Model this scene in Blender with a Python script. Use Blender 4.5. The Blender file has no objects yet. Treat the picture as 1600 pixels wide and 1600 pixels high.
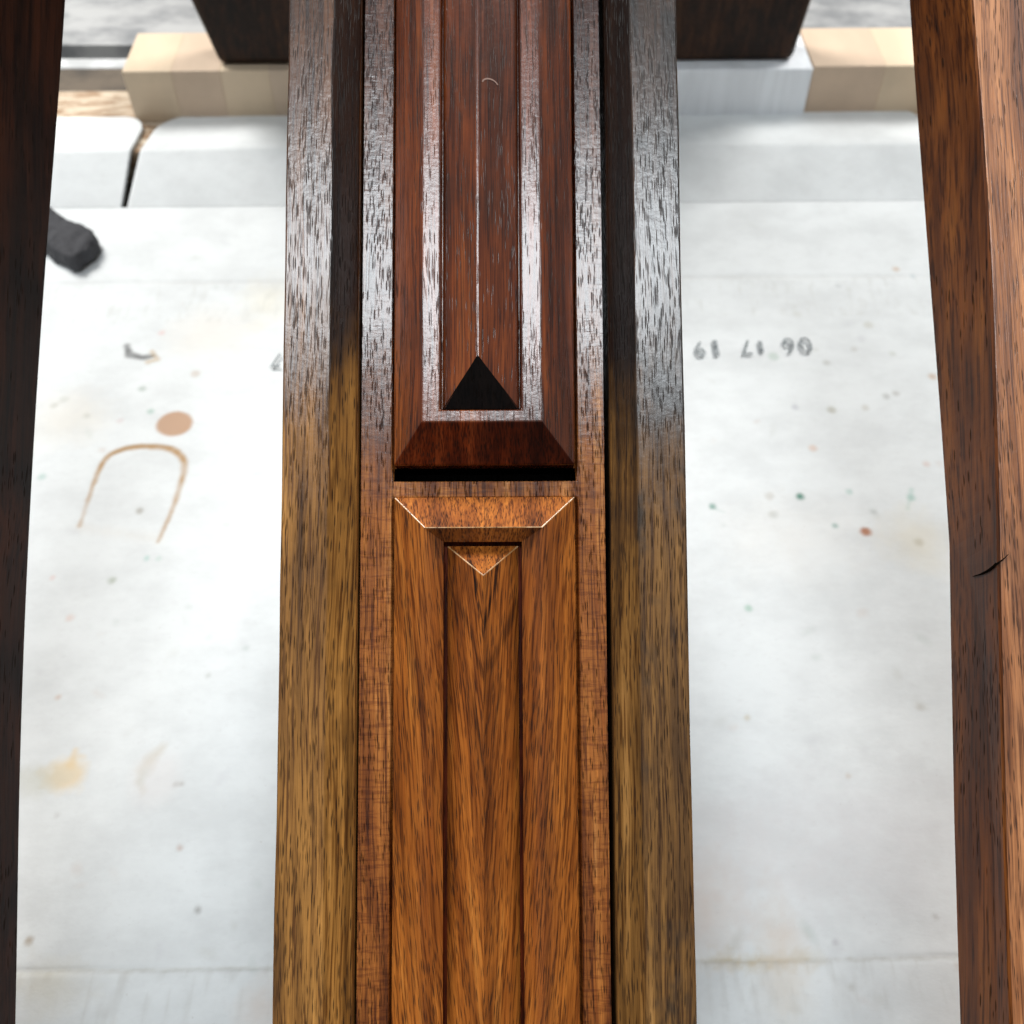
import bpy, bmesh, math, random
import numpy as np
from mathutils import Matrix, Vector

random.seed(7)
SC = bpy.context.scene
COL = SC.collection
R = math.radians

# ------------------------------------------------------------------ camera
F = 1690.0                 # focal length in photo pixels (1600 px wide)
TH = R(39.5)               # tilt of the optical axis away from straight down
AL = R(5.5)                # tilt of the post faces against the picture plane
H = 0.347                  # camera height over the cardboard (m)
D0 = 0.26                  # distance to the post face along the axis
ct, st = math.cos(TH), math.sin(TH)
cam = bpy.data.cameras.new('camera')
cam.sensor_width = 36.0
cam.lens = 36.0 * F / 1600.0
cam.clip_start = 0.01
cam.clip_end = 50.0
cam.dof.use_dof = True
cam.dof.focus_distance = 0.259
cam.dof.aperture_fstop = 20.0
camo = bpy.data.objects.new('camera', cam)
camo.location = (0, 0, H)
camo.rotation_euler = (TH, 0, 0)
COL.objects.link(camo)
SC.camera = camo

# ------------------------------------------------------------------ light
W = bpy.data.worlds.new('World'); SC.world = W
W.use_nodes = True
bg = W.node_tree.nodes['Background']
bg.inputs[0].default_value = (0.93, 0.97, 1.0, 1)
bg.inputs[1].default_value = 0.27

def area_lamp(name, loc, target, sx, sy, power, col=(1, 1, 1)):
    l = bpy.data.lights.new(name, 'AREA')
    l.shape = 'RECTANGLE'; l.size = sx; l.size_y = sy
    l.energy = power; l.color = col
    o = bpy.data.objects.new(name, l); COL.objects.link(o)
    o.location = loc
    d = Vector(target) - Vector(loc)
    o.rotation_euler = d.to_track_quat('-Z', 'Y').to_euler()
    return o

# overhead workshop fixtures
area_lamp('ceiling_lamp', (-0.02, -0.36, 2.15), (0, 0.25, 0.15), 1.25, 0.36, 31.0, (0.90, 0.96, 1.0))
area_lamp('ceiling_lamp', (-1.25, 1.5, 2.05), (0, 0.4, 0.0), 0.9, 0.9, 76.0, (1.0, 0.98, 0.95))
area_lamp('ceiling_lamp', (1.25, 1.5, 2.05), (0, 0.4, 0.0), 0.9, 0.9, 56.0, (1.0, 0.98, 0.95))

SC.view_settings.view_transform = 'Standard'
SC.view_settings.look = 'None'
SC.view_settings.exposure = 0.0
SC.view_settings.gamma = 1.0

# ------------------------------------------------------------------ measuring helpers
def G(px, py, z=0.0):
    """photo pixel -> point on the horizontal plane at height z"""
    u = (px - 800) / F; v = (800 - py) / F
    dz = ct - v * st
    t = (H - z) / dz
    return Vector((u * t, (st + v * ct) * t, z))

def GY(px, py, y):
    """photo pixel -> point on the upright plane at distance y"""
    u = (px - 800) / F; v = (800 - py) / F
    t = y / (st + v * ct)
    return Vector((u * t, y, H - (ct - v * st) * t))

def PL(px, py):
    """photo pixel -> (X, Y) on the leaning plane of the post faces"""
    v = (800 - py) / F
    Y = v * D0 / (math.cos(AL) - v * math.sin(AL))
    return (px - 800) / F * (D0 + Y * math.sin(AL)), Y

S = D0 / F                 # metres per pixel on the post face at the axis

# ------------------------------------------------------------------ object helpers
def tag(o, label=None, cat=None, group=None, kind=None):
    if label: o['label'] = label
    if cat: o['category'] = cat
    if group: o['group'] = group
    if kind: o['kind'] = kind
    return o

def mesh_obj(name, verts, faces, mat, parent=None, smooth=False):
    me = bpy.data.meshes.new(name)
    me.from_pydata([tuple(v) for v in verts], [], faces)
    me.validate(); me.update()
    bm = bmesh.new(); bm.from_mesh(me)
    bmesh.ops.recalc_face_normals(bm, faces=bm.faces)
    bm.to_mesh(me); bm.free()
    if smooth:
        me.polygons.foreach_set('use_smooth', [True] * len(me.polygons))
    o = bpy.data.objects.new(name, me); COL.objects.link(o)
    if mat: me.materials.append(mat)
    o.parent = parent
    return o

def bevel(o, w, seg=3, ang=18):
    m = o.modifiers.new('bevel', 'BEVEL')
    m.width = w; m.segments = seg; m.limit_method = 'ANGLE'; m.angle_limit = R(ang)
    m.harden_normals = False
    return o

def empty(name, loc=(0, 0, 0), mtx=None):
    o = bpy.data.objects.new(name, None); COL.objects.link(o)
    o.empty_display_size = 0.02
    if mtx is not None: o.matrix_world = mtx
    else: o.location = loc
    return o

def loft(name, sections, ys, mat, parent=None, closed=True):
    """sections: list (one per y) of lists of (x, z); caps the ends"""
    n = len(sections[0]); V = []; Fc = []
    for sec, y in zip(sections, ys):
        for x, z in sec: V.append((x, y, z))
    for i in range(len(ys) - 1):
        for k in range(n if closed else n - 1):
            a = i * n + k; b = i * n + (k + 1) % n
            Fc.append((a, b, b + n, a + n))
    if closed:
        Fc.append(tuple(range(n))[::-1]); Fc.append(tuple(range((len(ys) - 1) * n, len(ys) * n)))
    return mesh_obj(name, V, Fc, mat, parent)

def box_verts(x0, x1, y0, y1, z0, z1):
    v = [(x0, y0, z0), (x1, y0, z0), (x1, y1, z0), (x0, y1, z0), (x0, y0, z1), (x1, y0, z1), (x1, y1, z1), (x0, y1, z1)]
    f = [(0, 3, 2, 1), (4, 5, 6, 7), (0, 1, 5, 4), (1, 2, 6, 5), (2, 3, 7, 6), (3, 0, 4, 7)]
    return v, f

def wob(n, amp, step, seed):
    rg = np.random.RandomState(seed)
    k = max(3, int(n / step) + 3)
    p = rg.uniform(-amp, amp, k)
    return np.interp(np.linspace(0, k - 1, n), np.arange(k), p)

# ------------------------------------------------------------------ materials
class NT:
    def __init__(s, name):
        s.m = bpy.data.materials.new(name); s.m.use_nodes = True
        s.t = s.m.node_tree; s.t.nodes.clear()
        s.out = s.n('ShaderNodeOutputMaterial')
        s.b = s.n('ShaderNodeBsdfPrincipled')
        s.l(s.b.outputs[0], s.out.inputs[0])
    def n(s, t): return s.t.nodes.new(t)
    def l(s, a, b): s.t.links.new(a, b)
    def put(s, inp, v):
        if isinstance(v, bpy.types.NodeSocket): s.l(v, inp)
        else: inp.default_value = v
    def math(s, op, a, b=0.0, c=None, clamp=False):
        n = s.n('ShaderNodeMath'); n.operation = op; n.use_clamp = clamp
        s.put(n.inputs[0], a); s.put(n.inputs[1], b)
        if c is not None: s.put(n.inputs[2], c)
        return n.outputs[0]
    def vmath(s, op, a, b):
        n = s.n('ShaderNodeVectorMath'); n.operation = op
        s.put(n.inputs[0], a); s.put(n.inputs[1], b)
        return n.outputs[0]
    def coord(s, off=(0, 0, 0)):
        c = s.n('ShaderNodeTexCoord')
        return s.vmath('ADD', c.outputs['Object'], off)
    def noise(s, vec, scale=1.0, detail=3.0, rough=0.55, col=False):
        n = s.n('ShaderNodeTexNoise')
        s.l(vec, n.inputs['Vector']); n.inputs['Scale'].default_value = scale
        n.inputs['Detail'].default_value = detail; n.inputs['Roughness'].default_value = rough
        return n.outputs['Color'] if col else n.outputs[0]
    def smooth(s, v, a, b, lo=0.0, hi=1.0):
        n = s.n('ShaderNodeMapRange'); n.interpolation_type = 'SMOOTHSTEP'
        s.put(n.inputs[0], v)
        for i, q in enumerate((a, b, lo, hi)): s.put(n.inputs[1 + i], q)
        return n.outputs[0]
    def mix(s, f, a, b, mode='MIX'):
        n = s.n('ShaderNodeMix'); n.data_type = 'RGBA'; n.blend_type = mode
        s.put(n.inputs[0], f)
        for i, q in ((6, a), (7, b)):
            if isinstance(q, tuple) and len(q) == 3: q = q + (1,)
            s.put(n.inputs[i], q)
        return n.outputs[2]
    def mixf(s, f, a, b):
        n = s.n('ShaderNodeMix'); n.data_type = 'FLOAT'
        s.put(n.inputs[0], f); s.put(n.inputs[2], a); s.put(n.inputs[3], b)
        return n.outputs[0]
    def ramp(s, f, stops):
        n = s.n('ShaderNodeValToRGB'); s.l(f, n.inputs[0])
        e = n.color_ramp.elements
        while len(e) < len(stops): e.new(0.5)
        for q, (p, c) in zip(e, stops): q.position = p; q.color = c + (1,)
        return n.outputs[0]
    def voro(s, vec, feat='F1'):
        n = s.n('ShaderNodeTexVoronoi'); n.feature = feat
        s.l(vec, n.inputs['Vector']); n.inputs['Scale'].default_value = 1.0
        return n.outputs['Distance'], n.outputs['Color']
    def sep(s, v):
        n = s.n('ShaderNodeSeparateXYZ'); s.l(v, n.inputs[0]); return n.outputs
    def bump(s, h, dist, strength=1.0, prev=None):
        n = s.n('ShaderNodeBump'); s.put(n.inputs['Height'], h)
        n.inputs['Distance'].default_value = dist; n.inputs['Strength'].default_value = strength
        if prev is not None: s.l(prev, n.inputs['Normal'])
        return n.outputs[0]

def wood(name, stops, off=(0, 0, 0), pore=(0.012, 0.008, 0.006), pore_amt=0.8, pore_thr=0.45,
         rings=(0.03, -0.02, 0.12, 900.0, 0.5), smudge=0.0, smudge_col=(0.02, 0.014, 0.01),
         wet=None, wet_mul=(0.30, 0.22, 0.20), rough=(0.55, 0.25), ripple=0.0, coat=(0.1, 0.42),
         vfig=None, psize=(0.00046, 0.0058), spec=0.5, streak=0.95, ringp=0.6, croug=0.18, pb=0.06, fan=0.0):
    t = NT(name)
    V0 = t.coord()
    V = t.vmath('MULTIPLY', t.vmath('ADD', V0, off), (1, 1, 0.3))
    if fan:                      # grain that runs apart towards the far end
        fx, fy, fz = t.sep(V0)
        sd_ = t.math('SIGN', fx)
        sh = t.math('MULTIPLY', t.math('MULTIPLY', sd_, -fan), t.math('SUBTRACT', fy, 0.05))
        cb_ = t.n('ShaderNodeCombineXYZ'); t.l(sh, cb_.inputs[0])
        V = t.vmath('ADD', V, cb_.outputs[0])
    wn = t.noise(t.vmath('MULTIPLY', V, (14, 3, 14)), 1, 1, 0.5, True)
    wn2 = t.noise(t.vmath('MULTIPLY', V, (60, 18, 60)), 1, 1, 0.5, True)
    Wp = t.vmath('ADD', V, t.vmath('MULTIPLY', t.vmath('SUBTRACT', wn, (.5, .5, .5)), (.010, 0, .010)))
    Wp = t.vmath('ADD', Wp, t.vmath('MULTIPLY', t.vmath('SUBTRACT', wn2, (.5, .5, .5)), (.0025, 0, .0025)))
    s1 = t.noise(t.vmath('MULTIPLY', Wp, (420, 9, 420)), 1, 3, 0.65)
    s2 = t.noise(t.vmath('MULTIPLY', Wp, (60, 6, 60)), 1, 2, 0.6)
    s3 = t.noise(t.vmath('MULTIPLY', V, (70, 28, 70)), 1, 3, 0.65)
    f = t.math('ADD', t.math('MULTIPLY', s1, 0.45), t.math('ADD', t.math('MULTIPLY', s2, 0.35), t.math('MULTIPLY', s3, 0.20)))
    f = t.smooth(f, 0.30, 0.70)
    colr = t.ramp(f, stops)
    # growth rings of the solid
    x, y, z = t.sep(Wp)
    x0, z0, ty, fr, ramt = rings
    dx = t.math('SUBTRACT', x, x0); dz = t.math('SUBTRACT', z, z0)
    rr = t.math('SQRT', t.math('ADD', t.math('MULTIPLY', dx, dx), t.math('MULTIPLY', dz, dz)))
    u = t.math('ADD', rr, t.math('MULTIPLY', y, ty))
    u = t.math('ADD', u, t.math('MULTIPLY', s2, 0.004))
    rg = t.math('SINE', t.math('MULTIPLY', u, fr))
    rg = t.math('POWER', t.math('MULTIPLY_ADD', rg, 0.5, 0.5), 5.0)
    rgm = t.math('MULTIPLY', t.math('MULTIPLY', rg, ramt), t.smooth(s3, 0.35, 0.62))
    colr = t.mix(rgm, colr, t.mix(1.0, colr, (0.30, 0.22, 0.18), 'MULTIPLY'))
    vm = None
    if vfig:                     # dark V-shaped figure where the rings run out
        cx, cy, slope = vfig
        ox, oy, oz = t.sep(V0)
        ox = t.math('ADD', ox, t.math('MULTIPLY', t.math('SUBTRACT', s2, 0.5), 0.006))
        nz = t.noise(t.vmath('MULTIPLY', V0, (160, 50, 160)), 1, 3, 0.6)
        for k, (dy, amt, slp) in enumerate(((0.0, 1.0, 1.0), (-0.034, 0.5, 1.3), (-0.012, 0.6, 0.62))):
            q = t.math('SUBTRACT', t.math('SUBTRACT', oy, cy + dy), t.math('MULTIPLY', t.math('ABSOLUTE', t.math('SUBTRACT', ox, cx)), slope * slp))
            q = t.math('ADD', q, t.math('MULTIPLY', t.math('SUBTRACT', nz, 0.5), 0.012))
            ln = t.smooth(t.math('ABSOLUTE', q), 0.0034, 0.0006)
            fin = t.smooth(t.math('SUBTRACT', oy, cy + dy), 0.024, 0.014)
            a = t.math('MULTIPLY', ln, t.math('MULTIPLY', fin, amt))
            vm = a if vm is None else t.math('MAXIMUM', vm, a)
    # pores: short dark dashes along the grain
    pw, pl = psize
    d1, c1 = t.voro(t.vmath('MULTIPLY', Wp, (1 / pw, 1 / pl, 1 / pw)))
    d2, c2 = t.voro(t.vmath('MULTIPLY', t.vmath('ADD', Wp, (.31, .17, .11)), (1.25 / pw, 0.7 / pl, 1.25 / pw)))
    k1 = t.sep(c1)[0]; k2 = t.sep(c2)[0]
    dens = t.math('ADD', t.math('MULTIPLY', t.math('SUBTRACT', s3, 0.5), 1.6), t.math('MULTIPLY', rg, ringp))
    if vm is not None: dens = t.math('ADD', dens, t.math('MULTIPLY', vm, 0.8))
    p1 = t.math('MULTIPLY', t.smooth(d1, 0.38, 0.16), t.smooth(t.math('ADD', k1, dens), pore_thr, pore_thr + .08))
    p2 = t.math('MULTIPLY', t.smooth(d2, 0.40, 0.16), t.smooth(t.math('ADD', k2, dens), pore_thr + .08, pore_thr + .18))
    fs = t.noise(t.vmath('MULTIPLY', Wp, (2400, 40, 2400)), 1, 2, 0.6)
    if vm is not None: colr = t.mix(t.math('MULTIPLY', vm, t.smooth(fs, .34, .50)), colr, t.mix(1.0, colr, (.07, .05, .05), 'MULTIPLY'))
    pr = t.math('MAXIMUM', p1, t.math('MULTIPLY', p2, 0.75))
    colr = t.mix(t.smooth(fs, 0.48, 0.66, 0, streak), colr, t.mix(1.0, colr, (0.34, 0.27, 0.22), 'MULTIPLY'))
    colr = t.mix(t.smooth(fs, 0.45, 0.28, 0, streak * .6), colr, t.mix(1.0, colr, (1.5, 1.45, 1.35), 'MULTIPLY'))
    colr = t.mix(t.math('MULTIPLY', pr, pore_amt), colr, pore)
    if smudge > 0:
        sm = t.noise(t.vmath('MULTIPLY', V, (55, 32, 55)), 1, 4, 0.68)
        sm = t.math('MULTIPLY', t.smooth(sm, 0.47, 0.66), smudge)
        colr = t.mix(sm, colr, smudge_col)
    rgh = t.mixf(s1, rough[0] - .06, rough[0] + .06)
    ct_ = coat[0]
    if wet is not None:
        y0, wd = wet
        ny = t.noise(t.vmath('MULTIPLY', V0, (75, 60, 75)), 1, 4, 0.6)
        yy = t.math('ADD', t.sep(V0)[1], t.math('MULTIPLY', t.math('SUBTRACT', ny, 0.5), 0.045))
        wm = t.smooth(yy, y0 - wd, y0 + wd)
        colr = t.mix(wm, colr, t.mix(1.0, colr, wet_mul, 'MULTIPLY'))
        rgh = t.mixf(wm, rgh, t.mixf(s1, rough[1] - .05, rough[1] + .07))
        ct_ = t.mixf(wm, coat[0], coat[1]); spec = t.mixf(wm, spec, 0.5)
    t.put(t.b.inputs['Base Color'], colr)
    rgh = t.math('ADD', rgh, t.math('MULTIPLY', pr, 0.25))
    t.put(t.b.inputs['Roughness'], rgh)
    t.put(t.b.inputs['Specular IOR Level'], t.math('MULTIPLY', t.math('SUBTRACT', 1.0, t.math('MULTIPLY', pr, 0.55)), spec))
    t.put(t.b.inputs['Coat Weight'], t.math('MULTIPLY', ct_, t.math('SUBTRACT', 1.0, t.math('MULTIPLY', pr, 0.55))))
    t.b.inputs['Coat Roughness'].default_value = croug
    pe = t.noise(V, 700, 2, 0.6)
    h = t.math('SUBTRACT', t.math('MULTIPLY', s1, 0.06), t.math('MULTIPLY', pr, pb))
    h = t.math('ADD', h, t.math('ADD', t.math('MULTIPLY', pe, 0.05), t.math('MULTIPLY', s3, 0.30)))
    h = t.math('ADD', h, t.math('MULTIPLY', fs, 0.05))
    if ripple > 0:
        rp = t.noise(t.vmath('MULTIPLY', V, (170, 1100, 170)), 1, 2, 0.6)
        h = t.math('ADD', h, t.math('MULTIPLY', t.math('MULTIPLY', rp, t.smooth(s3, .35, .65)), ripple))
        colr = t.mix(t.smooth(rp, .46, .66, 0, .55), colr, t.mix(1.0, colr, (.42, .30, .26), 'MULTIPLY'))
        t.put(t.b.inputs['Base Color'], colr)
    b2 = t.bump(h, 0.0011, 0.7)
    t.l(b2, t.b.inputs['Normal'])
    t.l(b2, t.b.inputs['Coat Normal'])
    return t.m

YB = -0.186                # where the middle post ends on its plane (its base)
def YL(py): return PL(800, py)[1] - YB
WET = YL(640)

OCHRE = [(0.0, (0.065, 0.026, 0.006)), (0.35, (0.25, 0.110, 0.021)), (0.7, (0.45, 0.208, 0.042)), (1.0, (0.66, 0.34, 0.085))]
OLIVE = [(0.0, (0.042, 0.018, 0.005)), (0.35, (0.160, 0.072, 0.016)), (0.7, (0.31, 0.145, 0.032)), (1.0, (0.54, 0.27, 0.07))]
ORANGE = [(0.0, (0.09, 0.021, 0.003)), (0.35, (0.26, 0.071, 0.010)), (0.7, (0.44, 0.138, 0.020)), (1.0, (0.62, 0.24, 0.045))]
RED = [(0.0, (0.070, 0.016, 0.003)), (0.35, (0.25, 0.068, 0.010)), (0.7, (0.50, 0.170, 0.030)), (1.0, (0.75, 0.34, 0.10))]
MAHOG = [(0.0, (0.024, 0.005, 0.001)), (0.4, (0.080, 0.016, 0.003)), (0.7, (0.145, 0.031, 0.005)), (1.0, (0.22, 0.060, 0.012))]
SIDE = [(0.0, (0.10, 0.032, 0.010)), (0.4, (0.22, 0.080, 0.026)), (0.7, (0.34, 0.138, 0.050)), (1.0, (0.47, 0.21, 0.088))]
DARK = [(0.0, (0.006, 0.0025, 0.001)), (0.4, (0.020, 0.008, 0.003)), (0.7, (0.042, 0.016, 0.006)), (1.0, (0.075, 0.030, 0.010))]

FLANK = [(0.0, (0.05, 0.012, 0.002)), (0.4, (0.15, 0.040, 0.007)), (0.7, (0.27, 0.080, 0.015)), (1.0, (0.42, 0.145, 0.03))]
OCHRE, OLIVE, ORANGE, RED = [[(p, tuple(q * .84 for q in c)) for p, c in rmp] for rmp in (OCHRE, OLIVE, ORANGE, RED)]
OCHRE = [(p, (c[0] * .86, c[1] * .86, c[2] * .95)) for p, c in OCHRE]
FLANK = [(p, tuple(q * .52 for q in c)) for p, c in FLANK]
OLIVE = [(p, (c[0] * .72, c[1] * .74, c[2] * .85)) for p, c in OLIVE]
SIDE = [(p, tuple(q * 1.12 for q in c)) for p, c in SIDE]
M = {}
M['rail_l'] = wood('ochre_wood', OCHRE, spec=0.2, off= (0.3, 0.1, 0.2), pore_thr=0.24, rings=(0.02, -0.05, 0.05, 1500, 0.35), smudge=0.22,
                   smudge_col=(0.06, 0.028, 0.010), wet=(WET + .004, 0.036), wet_mul=(0.30, 0.22, 0.18))
M['rail_r'] = wood('smudged_ochre_wood', OLIVE, spec=0.2, off= (1.3, 0.7, 0.6), pore_thr=0.34, rings=(0.06, -0.05, 0.04, 1800, 0.35), smudge=0.95,
                   smudge_col=(0.026, 0.018, 0.012), wet=(WET - .004, 0.038), wet_mul=(0.20, 0.15, 0.125))
M['cham_l'] = wood('ochre_shaded_bevel', OCHRE, spec=0.15, off=(0.3, 0.1, 0.2), pore_thr=0.24, rings=(0.02, -0.05, 0.05, 1500, 0.35), smudge=0.4,  # left rail bevel: shade put into the colour on top of the wet finish
                   smudge_col=(0.04, 0.018, 0.006), wet=(WET + .006, 0.022), wet_mul=(0.050, 0.030, 0.020), coat=(0.05, 0.1))
M['cham_r'] = wood('olive_shaded_bevel', OLIVE, spec=0.15, off=(1.3, 0.7, 0.6), pore_thr=0.34, rings=(0.06, -0.05, 0.04, 1800, 0.35), smudge=0.5,  # right rail bevel, same wood as its rail with shade painted in
                   smudge_col=(0.026, 0.014, 0.008), wet=(WET - .006, 0.024), wet_mul=(0.050, 0.032, 0.024), coat=(0.05, 0.1))
M['field'] = wood('red_brown_wood', RED, spec=0.2, off= (2.1, 0.4, 0.9), pore_thr=0.36, rings=(0.0, -0.03, 0.2, 700, 0.4), smudge=0.22,
                  smudge_col=(0.08, 0.02, 0.006), wet=(WET - .002, 0.028), wet_mul=(0.26, 0.20, 0.20), ripple=0.06, psize=(0.00055, 0.0042))
M['panel_lo'] = wood('orange_wood', ORANGE, (0.7, 0.2, 0.4), pore_thr=0.26, rings=(0.004, -0.03, 0.10, 520, 0.7),
                     vfig=(0.0003, YL(985), 4.4), fan=0.085, rough=(0.55, 0.3), coat=(0.4, 0.4), spec=0.2, croug=0.10, pb=0.012)
M['panel_up'] = wood('wet_mahogany', MAHOG, (3.1, 0.9, 0.3), pore_thr=0.66, rings=(0.0, -0.02, 0.10, 620, 0.55), pore_amt=0.7,
                     smudge=0.35, smudge_col=(0.012, 0.006, 0.004), rough=(0.25, 0.26), coat=(0.45, 0.45))
M['mahog_shade'] = wood('shaded_mahogany', [(p, (c[0] * .75, c[1] * .5, c[2] * .5)) for p, c in MAHOG], (3.1, 0.9, 0.3), pore_thr=0.5, pore_amt=0.8, smudge=0.6,  # mahogany made darker and matte: shade of the end bevel painted in
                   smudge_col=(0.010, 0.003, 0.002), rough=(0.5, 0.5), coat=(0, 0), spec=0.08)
M['edge_glint'] = wood('painted_edge_glint', [(0.0, (0.16, 0.06, 0.015)), (0.45, (0.40, 0.22, 0.09)), (1.0, (0.62, 0.44, 0.28))], (0.7, 0.2, 0.4), pore_thr=0.9, rough=(0.3, 0.3), coat=(0.3, 0.3), streak=0.3)  # highlight along the edges, painted as paler wood
M['shade_black'] = wood('painted_shade_black', [(0.0, (0.002, 0.001, 0.001)), (1.0, (0.006, 0.003, 0.002))], (0.2, 0, 0), pore_amt=0.2,  # near-black colour standing in for deep shade on hip end and slot
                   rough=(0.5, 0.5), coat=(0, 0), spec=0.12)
M['side_r'] = wood('side_post_wood', SIDE, (4.0, 0.3, 0.8), pore_thr=0.62, rings=(0.0, -0.03, 0.05, 420, 0.8), smudge=0.25,
                   smudge_col=(0.05, 0.018, 0.008), rough=(0.42, 0.3), coat=(0.25, 0.25))
M['side_in'] = wood('side_post_inner_wood', FLANK, (5.0, 0.1, 0.2), pore_thr=0.8, rings=(0.0, -0.03, 0.05, 520, 0.6), smudge=0.12,  # darker than the post body: shade of the inward face put into colour
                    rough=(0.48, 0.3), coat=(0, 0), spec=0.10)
M['side_l'] = wood('near_black_wood', [(p, (c[0] * .65, c[1] * .45, c[2] * .4)) for p, c in DARK], (6.0, 0.1, 0.2), pore_thr=0.9, rings=(0.0, -0.03, 0.3, 400, 0.8), rough=(0.5, 0.3), coat=(0, 0), spec=0.08)
M['support'] = wood('dark_support_wood', DARK, (7.0, 0.6, 0.2), pore_thr=0.7, rough=(0.55, 0.4), coat=(0, 0), spec=0.25)

def simple(name, col, rough=0.6, var=0.15, scale=60.0, bumpd=0.0003, stretch=(1, 1, 1), col2=None):
    t = NT(name)
    V = t.vmath('MULTIPLY', t.coord(), stretch)
    n1 = t.noise(V, scale, 5, 0.6)
    c2 = col2 or tuple(c * (1 - var * 2) for c in col)
    c = t.mix(t.smooth(n1, 0.35, 0.65), c2, col)
    t.l(c, t.b.inputs['Base Color']); t.b.inputs['Roughness'].default_value = rough
    n2 = t.noise(V, scale * 6, 3, 0.6)
    t.l(t.bump(n2, bumpd, 0.6), t.b.inputs['Normal'])
    return t.m

def cardboard_mat():
    t = NT('white_cardboard')
    a = t.n('ShaderNodeAttribute'); a.attribute_name = 'stain'
    V = t.coord()
    n1 = t.noise(t.vmath('MULTIPLY', V, (24, 34, 30)), 1, 6, 0.68)
    n2 = t.noise(t.vmath('MULTIPLY', V, (220, 420, 220)), 1, 5, 0.7)
    base = t.mix(t.smooth(n1, 0.35, 0.70), (0.765, 0.79, 0.79), (0.665, 0.685, 0.685))
    base = t.mix(t.smooth(n2, 0.52, 0.80, 0, 0.45), base, (0.62, 0.625, 0.62))
    n3 = t.noise(V, 55, 4, 0.7)
    n4 = t.noise(V, 900, 2, 0.5)
    spk = t.math('MULTIPLY', t.smooth(n4, 0.70, 0.76), t.smooth(n3, 0.5, 0.62))
    base = t.mix(t.math('MULTIPLY', spk, 0.35), base, (0.35, 0.30, 0.25))
    col = t.mix(a.outputs['Alpha'], base, a.outputs['Color'])
    t.l(col, t.b.inputs['Base Color']); t.b.inputs['Roughness'].default_value = 0.62
    t.b.inputs['Specular IOR Level'].default_value = 0.3
    h = t.math('ADD', t.math('MULTIPLY', n1, 1.0), t.math('MULTIPLY', n2, 0.12))
    t.l(t.bump(h, 0.0008, 0.6), t.b.inputs['Normal'])
    return t.m
M['card'] = cardboard_mat()
M['ink'] = simple('grey_ink', (0.10, 0.115, 0.125), 0.7, 0.0, 700, 0.0001, col2=(0.40, 0.43, 0.44))
M['pine'] = [simple('pale_pine_%d' % i, c, 0.6, 0.06, 1, 0.0001, (30, 12, 30)) for i, c in enumerate(
    ((0.64, 0.50, 0.35), (0.60, 0.455, 0.33), (0.66, 0.52, 0.365), (0.61, 0.475, 0.35)))]
M['white_paint'] = simple('white_painted_wood', (0.86, 0.89, 0.92), 0.55, 0.05, 1, 0.0002, (160, 160, 14))
M['table'] = simple('bench_board', (0.10, 0.075, 0.05), 0.7, 0.3, 40)
M['osb'] = simple('chip_board', (0.60, 0.50, 0.38), 0.75, 0.1, 1, 0.0006, (60, 260, 100), (0.26, 0.15, 0.075))
M['concrete'] = simple('grey_concrete', (0.36, 0.36, 0.355), 0.8, 0.1, 22, 0.001, (1, 1.8, 1), (0.17, 0.175, 0.18))
M['batten'] = simple('white_batten', (0.55, 0.56, 0.56), 0.6, 0.15, 60)
M['foam'] = simple('dark_grey_foam', (0.060, 0.060, 0.066), 0.85, 0.12, 300, 0.0006)

# ------------------------------------------------------------------ the setting
TB = -0.0045                                   # bench top under the cardboard
o = mesh_obj('workbench_top', *box_verts(-0.9, 0.9, -0.5, 0.655, TB - 0.018, TB), M['table']); tag(o, kind='structure')
o = mesh_obj('ground', *box_verts(-6, 6, -4, 8, -0.12, -0.10), M['concrete']); tag(o, kind='structure')
# grey slab beyond the bench
o = mesh_obj('ground_slab', *box_verts(-2.5, 2.5, 0.70, 3.5, -0.10, -0.012), M['concrete']); tag(o, kind='structure')

# cardboard frame: one edge direction from the seam in the photo
pa = G(28, 1518); pb = G(1498, 1495)
ang = math.atan2(pb.y - pa.y, pb.x - pa.x)
ca, sa = math.cos(ang), math.sin(ang)
ORG = G(755, 1507)
def to_card(p): dx, dy = p.x - ORG.x, p.y - ORG.y; return (ca * dx + sa * dy, -sa * dx + ca * dy)
card_m = Matrix.Translation(ORG) @ Matrix.Rotation(ang, 4, 'Z')
def C(px, py, z=0.0): return to_card(G(px, py, z))
CZ = 0.0175                                    # height of the chip board the flap climbs
v_seam = 0.0
v_fold2 = C(755, 437)[1]
v_hinge = C(755, 322)[1]
v_top = C(755, 229, CZ)[1]
v_end = C(755, 178, CZ)[1]

# chip board lying across under the flap ends
bw0, bw1 = v_top + 0.002, C(120, 136, CZ)[1]
o = mesh_obj('chip_board', *box_verts(-0.42, 0.42, bw0, bw1, TB + 0.0002, CZ - 0.0028), M['osb'])
o.matrix_world = card_m
tag(o, 'flaky brown chip board lying across under the cardboard flaps', 'board')
# white batten behind
p0, p1 = G(130, 106, -0.006), G(130, 90, -0.006)
o = bevel(mesh_obj('batten', *box_verts(-0.55, 0.55, p0.y, p1.y, -0.0999, -0.006), M['batten']), 0.002)
tag(o, 'thin white batten behind the chip board at upper left', 'batten')

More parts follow.
